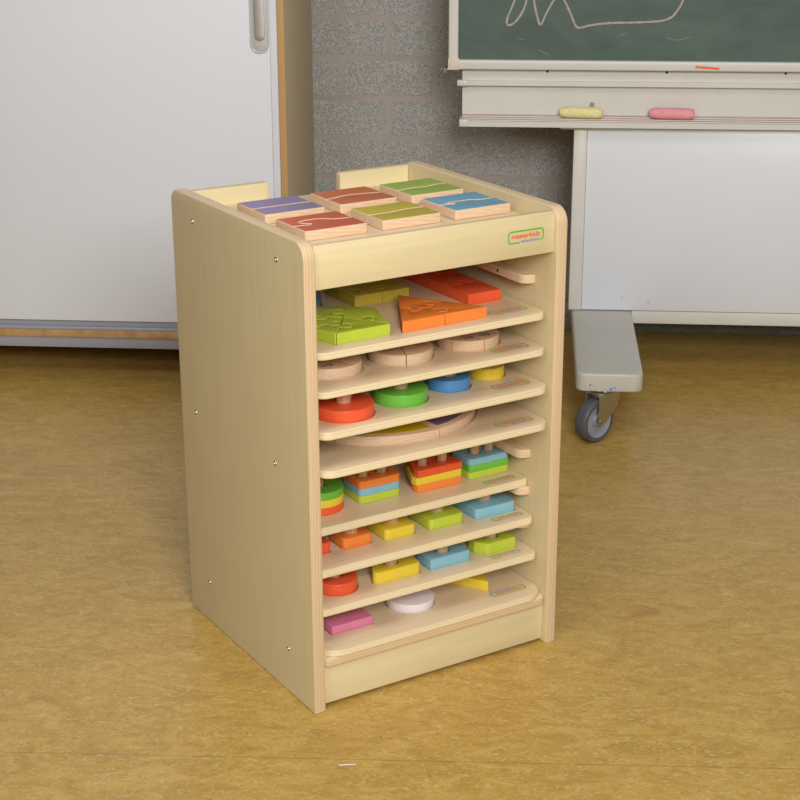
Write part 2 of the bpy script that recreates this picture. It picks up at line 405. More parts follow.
# chalkboard panel with frame
cb_ = spart('chalkboard_panel', box(-.178, 3.989, .768, XE, 4.012, 1.56, 0), M['chalkboard'], None, 'dark green writing surface')
fr = stand(shape([rrect(-.194, .7545, XE+.02, 1.58, .012), rrect(-.1706, .7775, XE-.003, 1.557, .004)], -.010, .010, .004), 'y')
fr.transform(Matrix.Translation((0, 3.986, 0)))
cf = spart('chalkboard_frame', fr, M['cream'])
spart('corner_cap', box(-.1945, 3.9745, .754, -.168, 3.9755+.001, .781, .0004), plain('aged_cream_corner', (218, 208, 190), .5, var=.1, scale=80), cf)
spart('hinge_pin', joined([lathe([(0, 0), (.0042, -.004), (.0042, .026), (0, .026)], 16, Matrix.Translation((-.206, 3.985, .7535)) @ Matrix.Rotation(PI/2, 4, 'Y')),
      lathe([(0, -.010), (.007, -.006), (.007, .006), (0, .010)], 16, Matrix.Translation((-.203, 3.985, .7525)))]), M['steel'], cf)
def stroke(pts, w, y, n=8):
    """flat ribbon of chalk following a smooth path on the board"""
    P = [Vector((p[0], p[1])) for p in pts]; Q = []
    for i in range(len(P)-1):
        a, b, c, d = P[max(i-1, 0)], P[i], P[i+1], P[min(i+2, len(P)-1)]
        for k in range(n):
            t = k/n; Q.append(.5*((2*b)+(c-a)*t+(2*a-5*b+4*c-d)*t*t+(3*b-a-3*c+d)*t**3))
    Q.append(P[-1]); bm = bmesh.new(); L = []; R_ = []
    for i, q in enumerate(Q):
        t = (Q[min(i+1, len(Q)-1)]-Q[max(i-1, 0)]).normalized(); nn = Vector((-t.y, t.x))*w/2*random.uniform(.8, 1.15)
        L.append(bm.verts.new((q.x+nn.x, y, q.y+nn.y))); R_.append(bm.verts.new((q.x-nn.x, y, q.y-nn.y)))
    for i in range(len(Q)-1): bm.faces.new((L[i], L[i+1], R_[i+1], R_[i]))
    me = bpy.data.meshes.new('m'); bm.to_mesh(me); bm.free(); return me
s1 = [(-.032, .955), (-.0399, .915), (-.0567, .8705), (-.0518, .8579), (-.036, .8665), (-.020, .89), (-.0117, .9151), (-.004, .958), (.002, .945), (.006, .9152), (.0139, .8806), (.0229, .8598), (.035, .8842), (.0519, .9155),
      (.064, .925), (.0764, .9166), (.0914, .888), (.104, .860), (.1137, .853), (.1417, .8592), (.1838, .8643), (.25, .8663), (.3029, .8699), (.325, .877), (.337, .888), (.3528, .9171), (.362, .965), (.35, 1.01), (.30, 1.04)]
spart('chalk_drawing', stroke(s1, .0048, 3.9884), M['chalk_line'], cb_)
for s in ([(-.028, .826), (-.016, .825)], [(.32, .832), (.345, .826), (.375, .834)], [(.02, .80), (.045, .79)], [(.21, .835), (.225, .842)]): spart('chalk_smudge', stroke(s, .0028, 3.9886), M['chalk_faint'], cb_)
spart('chalk_mark', stroke([(.389, .7655), (.4455, .7615)], .0055, 3.9757), M['orange_mark'], cf, 'orange chalk streak')
for x, z in ((.241, .196), (.3063, .182)): spart('rivet', disc_y(x, z, 3.988, .003, .0015), M['steel'])
# casters
def caster(x, y, rot):
    c = empty('caster'); c.parent = st; c.location = (x-.16, y-3.9, 0); c.rotation_euler = (0, 0, rot)
    R = Matrix.Rotation(-PI/2, 4, 'X')          # lathe axis z -> y
    T = Matrix.Translation((0, 0, .05))
    w = link('wheel', lathe([(.0385, -.0155), (.045, -.0165), (.0485, -.013), (.05, -.006), (.05, .006), (.0485, .013), (.045, .0165), (.0385, .0155), (.0385, -.0155)], 56, T @ R), M['tyre'], c)
    link('hub', lathe([(0, -.008), (.011, -.013), (.014, -.006), (.030, -.004), (.034, -.013), (.038, -.0150), (.0384, 0), (.038, .0150), (.034, .013), (.030, .004), (.014, .006), (.011, .013), (0, .008)], 48, T @ R), M['hub'], w)
    pl = []
    for s in (-1, 1):
        prof = [(-.007, .113), (.060, .113), (.059, .100), (.052, .080), (.036, .062), (.010, .043), (.001, .040), (-.008, .045)]
        me = stand(shape([roundpoly(prof[::-1], .003, 3)], -.0013, .0013, .0004), 'y'); me.transform(Matrix.Translation((0, s*.0195, 0))); pl.append(me)
    pl.append(box(-.004, -.0205, .1105, .058, .0205, .1135, .001))
    pl.append(lathe([(0, .1130), (.016, .1130), (.016, .1156), (0, .1156)], 24, Matrix.Translation((.032, 0, 0))))
    link('fork', joined(pl), M['nickel'], c)
    link('axle', lathe([(0, -.022), (.005, -.022), (.0055, -.019), (.004, -.0185), (.004, .0185), (.0055, .019), (.005, .022), (0, .022)], 16, T @ R), M['steel'], c)
for (x, y) in ((.162, 3.492), (.195, 4.15), (1.582, 3.492), (1.61, 4.15)):
    caster(x, y, math.radians(45))

def chalk(name, c, L, r, mat, lab, rz, z):
    prof = [(0, -L/2), (r*.55, -L/2+.001), (r*.9, -L/2+.007), (r, -L/2+.02), (r*1.03, 0), (r*1.0, L/2-.015), (r*.9, L/2-.005), (r*.6, L/2-.0005), (0, L/2)]
    o = link(name, lathe(prof, 28, Matrix.Rotation(PI/2, 4, 'Y')), mat, None, (c[0], c[1], z+r*1.03)); o.rotation_euler = (0, 0, rz)
    tag(o, lab, 'chalk')
chalk('sidewalk_chalk', (.1245, 3.978), .104, .0133, M['chalk_y'], 'thick yellow chalk stick lying on the chalk ledge below the screw', math.radians(-7), .6412)
chalk('sidewalk_chalk', (.340, 3.978), .108, .0133, M['chalk_p'], 'thick pink chalk stick lying on the chalk ledge to the right of the yellow one', math.radians(-6), .6412)

# ------------------------------------------------------------------ puzzle cabinet
CX, CY, CA = -.310175, 2.250369, .630214
W, D, H, T = .4643, .4530, .75, .0196
CM = Matrix.Translation((CX, CY, 0)) @ Matrix.Rotation(CA, 4, 'Z')
cab = empty('puzzle_cabinet', (CX, CY, 0), CA)
tag(cab, 'birch plywood tray cabinet standing on the ochre floor, filled with wooden puzzle trays', 'cabinet')
def kpart(name, me, m, parent=None, label=None):
    o = link(name, me, m, parent or cab)
    if label: o['label'] = label
    return o
panels = []
for x0, dh in ((0, .0032), (W-T, .0014)):
    me = stand(shape([rrect(0, 0, D, H+dh, rs=(.002, .002, .022, .026), seg=8)], x0, x0+T, .0022, 0, 3), 'x')
    panels.append(kpart('side_panel', me, M['ply_x']))
for (y, z) in ((.372, .713), (.084, .713), (.394, .382), (.109, .3855), (.372, .077), (.084, .078)):
    for s, p in ((-1, panels[0]), (1, panels[1])):
        if s == 1 and y > .2 and z < .2: continue
        xx = 0 if s < 0 else W
        kpart('screw', joined([lathe([(0, -.0002), (.0042, -.0002), (.0039, .0008), (.0023, .0008), (.0020, .0001), (0, .0001)], 16, Matrix.Translation((xx, y, z)) @ Matrix.Rotation(s*PI/2, 4, 'Y'))]), M['steel'], p)
IX0, IX1 = T+.0003, W-T-.0003
rail = kpart('front_rail', box(IX0-.0027, .0074, .6803, IX1, .0174, .7463, .0012), M['ply_y'])
kick = kpart('kick_board', box(IX0, .0114, .0067, IX1, .024, .0724, .0008), M['ply_y'])
kpart('bottom_board', shape([rrect(IX0, .002, IX1, D-.016, rs=(.012, .012, 0, 0))], .0728, .0882, .003, 0, 3), M['ply_z'])
kpart('top_board', box(IX0, .0178, .7022, IX1, D-.0158, .7157, .0006), M['ply_z'])
def arc_pts(cx, cy, r, a0, a1, n=6): return [(cx+r*math.cos(a0+(a1-a0)*k/n), cy+r*math.sin(a0+(a1-a0)*k/n)) for k in range(n+1)]
# back panel with a wide hand cut-out in its upper edge
cut0, cut1, cz, bt = .170, .3065, .66, .7455
bp_ = [(IX0, .03), (IX1, .03), (IX1, bt)] + arc_pts(cut1+.006, bt-.006, .006, PI/2, PI) + arc_pts(cut1-.03, cz+.03, .03, 0, -PI/2) + arc_pts(cut0+.03, cz+.03, .03, -PI/2, -PI) + arc_pts(cut0-.006, bt-.006, .006, 0, PI/2) + [(IX0, bt)]
me = stand(shape([bp_], D-.0155, D-.001, .0012), 'y')
kpart('back_panel', me, M['ply_y'])
# runners
RZ = [.6335, .5707, .5117, .4492, .3892, .335, .2686, .2086, .1497]   # top faces, from the top slot down
for k, z in enumerate(RZ):
    for s in (0, 1):
        x0, x1 = (IX0, IX0+.0208) if s == 0 else (IX1-.0208, IX1)
        rs = (0, .016, 0, 0) if s == 0 else (.016, 0, 0, 0)
        r = kpart('tray_runner', shape([rrect(x0, .0565, x1, D-.0165, rs=rs, seg=8)], z-.0152, z, .0022, 0, 3), M['runner'])
        if k in (0, 2) and s == 1:
            kpart('screw', lathe([(0, 0), (.0024, 0), (.0024, .0005), (0, .0005)], 12, Matrix.Translation((x0+.0001, .13, z-.0075)) @ Matrix.Rotation(-PI/2, 4, 'Y')), M['black'], r)

# the left side leans out a few millimetres towards the top
def lean(me):
    for v in me.vertices: v.co.x -= .0030*max(0, v.co.z)/H
lean(panels[0].data)
for c in panels[0].children: lean(c.data)
# ---- printed logo
def text_mesh(s, size, ext=.00008):
    cu = bpy.data.curves.new('t', 'FONT'); cu.body = s; cu.size = size; cu.extrude = ext; cu.align_x = 'CENTER'; cu.align_y = 'CENTER'; cu.offset = .0002*size/.012
    ob = bpy.data.objects.new('t', cu); COL.objects.link(ob)
    me = bpy.data.meshes.new_from_object(ob.evaluated_get(bpy.context.evaluated_depsgraph_get()))
    bpy.data.objects.remove(ob); me.materials.clear()
    for p in me.polygons: p.material_index = 0
    return me
def fit_w(me, w, h=None):
    xs = [v.co.x for v in me.vertices]; ys = [v.co.y for v in me.vertices]
    s = w/(max(xs)-min(xs)); sy = s if h is None else h/(max(ys)-min(ys))
    cx, cy = (max(xs)+min(xs))/2, (max(ys)+min(ys))/2
    for v in me.vertices: v.co.x = (v.co.x-cx)*s; v.co.y = (v.co.y-cy)*sy
    return me
def open_outline(w, h, r, lw, gap0, gap1):
    """rounded rectangle band with its lower edge open from x=gap0 to x=gap1"""
    path = [(gap0, -h/2)] + arc_pts(-w/2+r, -h/2+r, r, -PI/2, -PI) + arc_pts(-w/2+r, h/2-r, r, PI, PI/2) + arc_pts(w/2-r, h/2-r, r, PI/2, 0) + arc_pts(w/2-r, -h/2+r, r, 0, -PI/2) + [(gap1, -h/2)]
    outer, inner = [], []
    for i, p in enumerate(path):
        a = Vector(path[max(i-1, 0)]); b = Vector(path[min(i+1, len(path)-1)]); t = (b-a).normalized(); n = Vector((-t.y, t.x))*lw/2
        outer.append((p[0]+n.x, p[1]+n.y)); inner.append((p[0]-n.x, p[1]-n.y))
    bm = bmesh.new(); o = [bm.verts.new((x, y, .00008)) for x, y in outer]; q = [bm.verts.new((x, y, .00008)) for x, y in inner]
    for i in range(len(o)-1): bm.faces.new((o[i], o[i+1], q[i+1], q[i]))
    bmesh.ops.recalc_face_normals(bm, faces=bm.faces)
    me = bpy.data.meshes.new('m'); bm.to_mesh(me); bm.free(); return me
def logo(w, h):
    band = open_outline(w-.0016, h-.0016, h*.24, .0025, -w*.18, w*.42)
    t1 = fit_w(text_mesh('masterkidz', .01), w*.80, h*.40); t1.transform(Matrix.Translation((0, h*.08, 0)))
    t2 = fit_w(text_mesh('education', .01), w*.54, h*.25); t2.transform(Matrix.Translation((w*.13, -h*.36, 0)))
    return joined([band, t1, t2], [0, 1, 2])
LG = [M['logo_green'], M['logo_red'], M['logo_blue']]; LF = [M['logo_green_f'], M['logo_red_f'], M['logo_blue_f']]
lr = logo(.067, .0195); lr.transform(Matrix.Translation((.3895, .0071, .7133)) @ Matrix.Rotation(PI/2, 4, 'X'))
kpart('printed_logo', lr, LG, rail)

# ---- trays
def place(name, me, mats, lx, ly, lz, rot=0.):
    p = CM @ Vector((lx, ly, lz))
    return link(name, me, mats, None, p, CA+rot)
TT = {1: .5825, 2: .5225, 3: .462, 4: .4015, 5: .283, 6: .2225, 7: .162, 8: .0985}
TK = {1: .0115, 2: .0105, 3: .0125, 4: .012, 5: .0138, 6: .0134, 7: .012, 8: .0100}
TY = {1: .012, 2: .009, 3: .001, 4: -.003, 5: .0585, 6: .036, 7: .023, 8: -.001}
TX0, TX1, TL = .0212, .4431, .385
REC = .004
TH = {}
def tray(n, holes, label, thick, rad=.02, logo_spec=None, flip=False, faint=False, pegs=()):
    thick = TK[n]; tx1 = .4408 if n < 5 else (.4440 if n == 5 else TX1)
    z = TT[n]; y0 = TY[n]; cx = (TX0+tx1)/2; hw = (tx1-TX0)/2
    out = rrect(-hw, 0, hw, TL, rs=(rad, rad, .012, .012), seg=8)
    base = shape([out], -thick, -REC, .0012)
    hs = [[(x-cx, y-y0) for x, y in h] for h in holes]
    top = shape([out]+hs, -REC-.0004, 0, .0009) if hs else shape([out], -REC-.0004, 0, .0009)
    o = place('puzzle_tray', joined([base, top]), M['tray'], cx, y0, z)
    tag(o, label, 'puzzle tray', 'puzzle trays in the cabinet')
    if logo_spec:
        x0, yA, x1, yB = logo_spec; me = logo(x1-x0, yB-yA)
        me.transform(Matrix.Translation(((x0+x1)/2-cx, (yA+yB)/2-y0, .0003)) @ (Matrix.Rotation(PI, 4, 'Z') if flip else Matrix.Identity(4)))
        link('printed_logo', me, LF if faint else LG, o)
    for (px, py, h, r) in pegs:
        link('peg', lathe([(0, -REC), (r, -REC), (r, h-.002), (r*.8, h), (0, h)], 24, Matrix.Translation((px-cx, py-y0, 0))), M['knob'], o)
    return o

def piece(name, outline, n, h, mats, label, cat='puzzle piece', group=None, knob=None, hole=None, z0=-REC, bevel=.0012, shrink=.0, top=False, parts=()):
    cx = sum(p[0] for p in outline)/len(outline); cy = sum(p[1] for p in outline)/len(outline)
    me = shape([[(x-cx, y-cy) for x, y in outline]]+([circ(hole[0]-cx, hole[1]-cy, hole[2], 32)] if hole else []), 0, h-z0, bevel, shrink)
    if top: topmat(me, (h-z0)-.0005)
    zt = TT[n] if isinstance(n, int) else n
    o = place(name, me, mats, cx, cy, zt+z0+.0002)
    tag(o, label, cat, group)
    if knob:
        kx, ky, kr, kh = knob; b = h-z0
        link('knob', lathe([(0, b-.001), (kr*.88, b-.001), (kr*.9, b+kh*.3), (kr, b+kh*.55), (kr, b+kh*.88), (kr*.85, b+kh), (0, b+kh)], 28, Matrix.Translation((kx-cx, ky-cy, 0))), M['knob'], o)
    return o

def jig(a, b, kr, side=1, at=.5):
    """seam from a to b with one round jigsaw knob"""
    a, b = Vector(a), Vector(b); d = (b-a); L = d.length; d.normalize(); n = Vector((-d.y, d.x))*side
    c = a+d*L*at+n*kr*.95; out = [tuple(a)]
    th = math.asin(min(.95, .62))
    s = math.atan2(-.78, -.62); e = math.atan2(-.78, .62)
    for k in range(15):
        t = s-(2*PI-(e-s))*k/14
        p = c+d*kr*math.cos(t)+n*kr*math.sin(t); out.append((p.x, p.y))
    out.append(tuple(b)); return out

def radial_pieces(center, edge_pts, corners_between, kr, side=1):
    """pieces between consecutive seams running from the centre to points on the outline"""
    seams = [jig(center, e, kr, side) for e in edge_pts]; N = len(edge_pts); out = []
    for i in range(N):
        s0, s1 = seams[i], seams[(i+1) % N]
        out.append(s0+list(corners_between[i])+s1[::-1][:-1])
    return out

HG = .0016
def grow(pts, d=HG):
    cx = sum(p[0] for p in pts)/len(pts); cy = sum(p[1] for p in pts)/len(pts)
    o = []
    for x, y in pts:
        l = math.hypot(x-cx, y-cy); o.append((cx+(x-cx)*(l+d)/l, cy+(y-cy)*(l+d)/l))
    return o

# ===== tray 1: geometric jigsaws
PG = [(.0685, .040), (.1655, .0415), (.192, .130), (.118, .187), (.046, .128)]
SQ = rrect(.196, .201, .299, .300, .002, 2)
TR = [(.1855, .0400), (.3425, .0410), (.2600, .1735)]
RC = rrect(.3550, .113, .4200, .32, .002, 2)
t1 = tray(1, [grow(PG), grow(SQ), grow(TR, .002), grow(RC), circ(.112, .266, .053)], 'topmost puzzle tray, holding green, yellow, orange and red jigsaw shapes', .0095, .02, (.356, .0425, .4235, .0625))
mid = lambda a, b, t=.5: (a[0]+(b[0]-a[0])*t, a[1]+(b[1]-a[1])*t)
pc = (.121, .108)
ed = [mid(PG[i], PG[(i+1) % 5], .04 if i == 0 else .5) for i in range(5)]
ed = [(.0712, .0402), mid(PG[1], PG[2], .06), mid(PG[2], PG[3]), mid(PG[3], PG[4]), mid(PG[4], PG[0])]
cor = [[PG[1]], [PG[2]], [PG[3]], [PG[4]], [PG[0]]]
labs = ['front piece of the lime green pentagon jigsaw, with its long straight front edge', 'right-hand piece of the lime green pentagon jigsaw', 'back right piece of the lime green pentagon jigsaw', 'back left piece of the lime green pentagon jigsaw', 'front left piece of the lime green pentagon jigsaw beside the cabinet wall']
for o_, l_ in zip(radial_pieces(pc, ed, cor, .0105), labs): piece('jigsaw_piece', o_, 1, .0168, M['lime'], l_, 'jigsaw piece', None, bevel=.0011, shrink=.0005)
sc = (.2475, .2525); S4 = [(.196, .201), (.299, .201), (.299, .30), (.196, .30)]
ed = [mid(S4[i], S4[(i+1) % 4]) for i in range(4)]
labs = ['front right piece of the mustard yellow square jigsaw', 'back right piece of the mustard yellow square jigsaw', 'back left piece of the mustard yellow square jigsaw', 'front left piece of the mustard yellow square jigsaw']
for i, o_ in enumerate(radial_pieces(sc, ed, [[S4[1]], [S4[2]], [S4[3]], [S4[0]]], .0095)): piece('jigsaw_piece', o_, 1, .0168, M['mustard'], labs[i], 'jigsaw piece', bevel=.0011, shrink=.0005)
tcn = (.2635, .085); ed = [mid(TR[0], TR[1]), mid(TR[1], TR[2]), mid(TR[2], TR[0])]
labs = ['front right corner piece of the orange triangle jigsaw', 'back corner piece of the orange triangle jigsaw', 'front left corner piece of the orange triangle jigsaw']
for i, o_ in enumerate(radial_pieces(tcn, ed, [[TR[1]], [TR[2]], [TR[0]]], .0100)): piece('jigsaw_piece', o_, 1, .0168, M['orange'], labs[i], 'jigsaw piece', bevel=.0011, shrink=.0005)
y1, y2 = .172, .238
x0, x1 = .3550, .4200
sA = jig((x0, y1), (x1, y1), .0095); sB = jig((x0, y2), (x1, y2), .0095)
for o_, l_ in (((sA[::-1]+[(x0, .113), (x1, .113)]), 'front piece of the red rectangle jigsaw'), ((sB[::-1]+sA), 'middle piece of the red rectangle jigsaw'), ((sB+[(x1, .32), (x0, .32)]), 'rear piece of the red rectangle jigsaw')):
    piece('jigsaw_piece', o_, 1, .0168, M['red'], l_, 'jigsaw piece', bevel=.0011, shrink=.0005)
piece('jigsaw_piece', circ(.112, .266, .0515, 48, -PI/2, PI/2), 1, .0168, M['blue'], 'right half of the blue circle jigsaw at the back of the topmost tray', 'jigsaw piece', bevel=.0011, shrink=.0005)
piece('jigsaw_piece', circ(.112, .266, .0515, 48, PI/2, 1.5*PI), 1, .0168, M['blue'], 'left half of the blue circle jigsaw at the back of the topmost tray', 'jigsaw piece', bevel=.0011, shrink=.0005)

# ===== tray 2: plain wooden fraction discs
c1, c2, c3, fr_r = (.0935, .1060), (.2215, .1045), (.3520, .1105), .0520
tray(2, [circ(*c, fr_r+.002) for c in (c1, c2, c3)], 'second puzzle tray from the top, holding three plain wooden fraction discs', .0095, .02, (.356, .036, .4235, .056))
def sectors(c, r, angs, n, h, mats, labels, cat, group, top=False, shrink=.0007, color_r=None, cmats=None, ink=None):
    for i in range(len(angs)):
        a0 = math.radians(angs[i]); a1 = math.radians(angs[(i+1) % len(angs)]); a1 = a1 if a1 > a0 else a1+2*PI
        o_ = ([c] if a1-a0 < PI*.99 else [])+circ(c[0], c[1], r, max(8, int((a1-a0)*14)), a0, a1)
        o = piece('fraction_sector', o_, n, h, mats, labels[i], cat, group, bevel=.0008, shrink=shrink)
        gx = sum(p[0] for p in o_)/len(o_); gy = sum(p[1] for p in o_)/len(o_)
        if color_r:
            g = .004/ color_r
            oc = circ(c[0]+.006*math.cos((a0+a1)/2), c[1]+.006*math.sin((a0+a1)/2), color_r, max(8, int((a1-a0)*14)), a0+g, a1-g)
            me = shape([[(x-gx, y-gy) for x, y in ([(c[0]+.006*math.cos((a0+a1)/2), c[1]+.006*math.sin((a0+a1)/2))]+oc)]], h+REC-.0004, h+REC+.0003, .0002)
            link('printed_top', me, cmats[i], o)
        if ink:
            am = (a0+a1)/2; me = fit_w(text_mesh(ink[1], .01), .012 if len(ink[1]) < 3 else .016)
            me.transform(Matrix.Translation((c[0]+r*.62*math.cos(am)-gx, c[1]+r*.62*math.sin(am)-gy, h+REC+.0003)))
            link('printed_number', me, ink[0], o)
sectors(c1, fr_r, [-64, 56, 176], 2, .0160, M['beech'], ['right-hand third of the left wooden fraction disc', 'rear third of the left wooden fraction disc', 'front third of the left wooden fraction disc'], 'fraction piece', 'left fraction disc in thirds', ink=(M['ink_blue'], '1/3'))
sectors(c2, fr_r, [-111, 69, 156], 2, .0160, M['beech'], ['front right half of the middle wooden fraction disc', 'rear left quarter of the middle wooden fraction disc', 'front left quarter of the middle wooden fraction disc'], 'fraction piece', 'middle fraction disc', ink=(M['ink_orange'], '1/4'))
sectors(c3, fr_r, [-152, -91, -31, 29, 89, 149], 2, .0160, M['beech'], ['front left sixth of the right wooden fraction disc', 'front sixth of the right wooden fraction disc, nearest the printed logo', 'right-hand sixth of the right wooden fraction disc', 'rear right sixth of the right wooden fraction disc', 'rear left sixth of the right wooden fraction disc', 'left-hand sixth of the right wooden fraction disc'], 'fraction piece', 'right fraction disc in sixths', ink=(M['ink_violet'], '1/6'))

# ===== tray 3: four knobbed discs
D3 = [((.098, .069), .047, 'red', 'largest red knobbed disc at the left of the third tray'), ((.2065, .0800), .0435, 'green', 'green knobbed disc between the red and the blue disc'),
      ((.3045, .092), .0355, 'blue', 'blue knobbed disc between the green and the yellow disc'), ((.3865, .105), .0295, 'yellow', 'small yellow knobbed disc at the right of the third tray')]
tray(3, [circ(*c, r+.002) for c, r, m, l in D3], 'third puzzle tray from the top, holding four coloured knobbed discs', .0095, .02, (.357, .031, .424, .0515), True)
for c, r, m, l in D3: piece('knobbed_disc', circ(*c, r, 72), 3, .0178, M[m], l, 'disc', 'knobbed discs', knob=(c[0], c[1], .0130, .022), bevel=.0015)

# ===== tray 4: one large disc in six sectors
cB, rB = (.232, .200), .1655
tray(4, [circ(*cB, rB+.002, 96)], 'fourth puzzle tray from the top, holding one large disc of sectors', .0095, .022, (.356, .020, .4235, .040))
L6 = [M['top_yellow'], M['top_violet'], M['top_grass'], M['top_brick'], M['top_water'], M['top_rust']]
sectors(cB, rB, [-143, -83, -23, 37, 97, 157], 4, .0135, M['beech'], ['wooden sector of the large disc with a yellow top, at the front', 'wooden sector of the large disc with a violet top, at the front right', 'green-topped rear right sector of the large disc', 'red-topped rear sector of the large disc', 'blue-topped rear left sector of the large disc', 'left-hand sector of the large disc, beyond the dark gap beside the yellow one'],
        'puzzle sector', 'sectors of the large disc', color_r=.146, cmats=L6)

# ===== tray 5: stacking pieces on pegs
pegs5 = [(x, y, .0485, .0083) for x, y in ((.088, .137), (.169, .1365), (.2045, .1365), (.277, .1275), (.316, .1275), (.384, .1320), (.4130, .1330))]
tray(5, [], 'fifth puzzle tray from the top, carrying four coloured stacks on pegs', .012, .008, (.369, .0725, .4265, .0845), faint=True, pegs=pegs5)
def ringpiece(outline, holes, k, mat, label, grp, name='stacking_piece'):
    h = .0117 if 'right rect' in grp else .0127; z = TT[5]+.0003+k*(h+.0001)
    cx = sum(p[0] for p in outline)/len(outline); cy = sum(p[1] for p in outline)/len(outline)
    me = shape([[(x-cx, y-cy) for x, y in outline]]+[circ(hx-cx, hy-cy, .0115, 28) for hx, hy in holes], 0, h, .001)
    tag(place(name, me, mat, cx, cy, z), label, 'stacking piece', grp)
dc = circ(.088, .137, .0405, 64)
for k, (m, w) in enumerate((('red', 'bottom'), ('yellow', 'middle'), ('green', 'top'))): ringpiece(dc, [(.088, .137)], k, M[m], f'{m} {w} ring of the round stack at the left of the peg tray', 'round stack', 'stacking_ring')
r1 = rrect(.148, .1075, .2250, .167, .008)
for k, (m, n_, w) in enumerate((('lime', 'lime', 'bottom'), ('sky', 'light blue', 'middle'), ('orange', 'orange', 'top'))): ringpiece(r1, [(.169, .1365), (.2045, .1365)], k, M[m], f'{n_} {w} plate of the rectangular stack next to the round stack', 'left rectangular stack')
q0 = roundpoly([(.2520, .099), (.3380, .099), (.3380, .112), (.322, .155), (.268, .155), (.2500, .112)], .0035)
q1 = roundpoly([(.2495, .0995), (.3375, .0985), (.3375, .110), (.324, .154), (.264, .156), (.2470, .112)], .0035)
for k, (o_, m, w) in enumerate(((q0, 'orange', 'bottom'), (q1, 'yellow', 'middle'), (q0, 'red', 'top'))): ringpiece([(x+(.001 if k == 2 else 0), y) for x, y in o_], [(.277, .1275), (.315, .1275)], k, M[m], f'{m} {w} plate of the tapered stack between the two rectangular stacks', 'tapered stack')
r3 = rrect(.3545, .1020, .4358, .160, .008)
for k, (m, n_, w) in enumerate((('lime', 'lime', 'bottom'), ('green', 'green', 'middle'), ('sky', 'light blue', 'top'))): ringpiece([(x+(0, .001, 0)[k], y) for x, y in r3], [(.384, .132), (.4130, .133)], k, M[m], f'{n_} {w} plate of the rectangular stack nearest the right cabinet wall', 'right rectangular stack')

# ===== tray 6: five knobbed squares of growing size
DX6 = .0015
S6 = [(.034, .0835, .092, 'red', 'small red knobbed square at the far left of the sixth tray'), (.1045, .1575, .0885, 'orange', 'orange knobbed square right of the small red one'), (.179, .2365, .083, 'yellow', 'yellow knobbed square between the orange and the lime square'),
      (.2615, .3285, .080, 'lime', 'lime green knobbed square between the yellow and the blue square'), (.350, .4295, .0755, 'sky', 'largest knobbed square, light blue, at the right of the sixth tray')]
S6 = [(a+DX6, b+DX6, y, m, l) for a, b, y, m, l in S6]
hs = [rrect(a-.0016, y-.0016, b+.0016, 2*.1145-y+.0016, .008) for a, b, y, m, l in S6]
tray(6, hs, 'sixth puzzle tray from the top, holding five knobbed squares of growing size', .011, .014, (.3725, .0530, .4300, .0655), faint=True)
for a, b, y, m, l in S6: piece('knobbed_square', rrect(a, y, b, 2*.1145-y, .007), 6, .0165, M[m], l, 'puzzle square', 'knobbed squares', knob=((a+b)/2, .1150, .0145, .020), bevel=.0014)

# ===== tray 7: four knobbed shapes
ov = roundpoly([(.1420, .0600), (.2335, .0595), (.2335, .088), (.208, .110), (.168, .110)], .008); bl = rrect(.2520, .0590, .3285, .107, .004); hx = roundpoly([(.3655, .0605), (.4225, .0605), (.4225, .098), (.4075, .112), (.3655, .112), (.3500, .0975), (.3500, .0800)], .004)
dsc = circ(.0905, .0885, .0345, 64)
tray(7, [grow(dsc), grow(ov), grow(bl), grow(hx)], 'seventh puzzle tray from the top, directly above the lowest tray', .0115, .016, (.3630, .0400, .4185, .0525), faint=True, pegs=[(.0905, .095, .027, .0105), (.191, .0865, .027, .0105), (.290, .086, .027, .0105), (.388, .088, .027, .0105)])
piece('puzzle_disc', dsc, 7, .0185, M['red'], 'red disc on a peg at the left of the tray second from the bottom', 'disc', hole=(.0905, .0950, .0135), bevel=.0015)
piece('puzzle_bar', ov, 7, .0185, M['yellow'], 'yellow round-cornered bar right of the lower red disc', 'puzzle shape', hole=(.191, .0865, .0130), bevel=.0014)
piece('puzzle_rectangle', bl, 7, .0175, M['sky'], 'light blue rectangle between the yellow bar and the lime shape', 'puzzle shape', hole=(.290, .0860, .0130), bevel=.0014)
piece('puzzle_hexagon', hx, 7, .0185, M['lime'], 'lime green many-sided shape at the right of the tray second from the bottom', 'puzzle shape', hole=(.388, .0880, .0130), bevel=.0014)

# ===== tray 8
pk = rrect(.0625, .0530, .1378, .0870, .002, 3); wd = circ(.2295, .0885, .0400, 72); tri = [(.3625, .0515), (.3900, .1400), (.3070, .1400)]
tray(8, [grow(pk), grow(wd), grow(roundpoly(tri, .003), .0015)], 'lowest puzzle tray, with a pink bar, a white disc and a yellow triangle', .0100, .036, (.3575, .0285, .4245, .0440), True)
piece('puzzle_rectangle', pk, 8, .0135, M['pink'], 'pink rectangle at the left of the lowest tray', 'puzzle shape', bevel=.0012)
piece('puzzle_disc', wd, 8, .0125, M['white'], 'white disc in the middle of the lowest tray', 'disc', bevel=.0012)
piece('puzzle_triangle', roundpoly(tri, .002), 8, .0165, M['yellow'], 'yellow triangle at the right of the lowest tray', 'puzzle shape', bevel=.001)

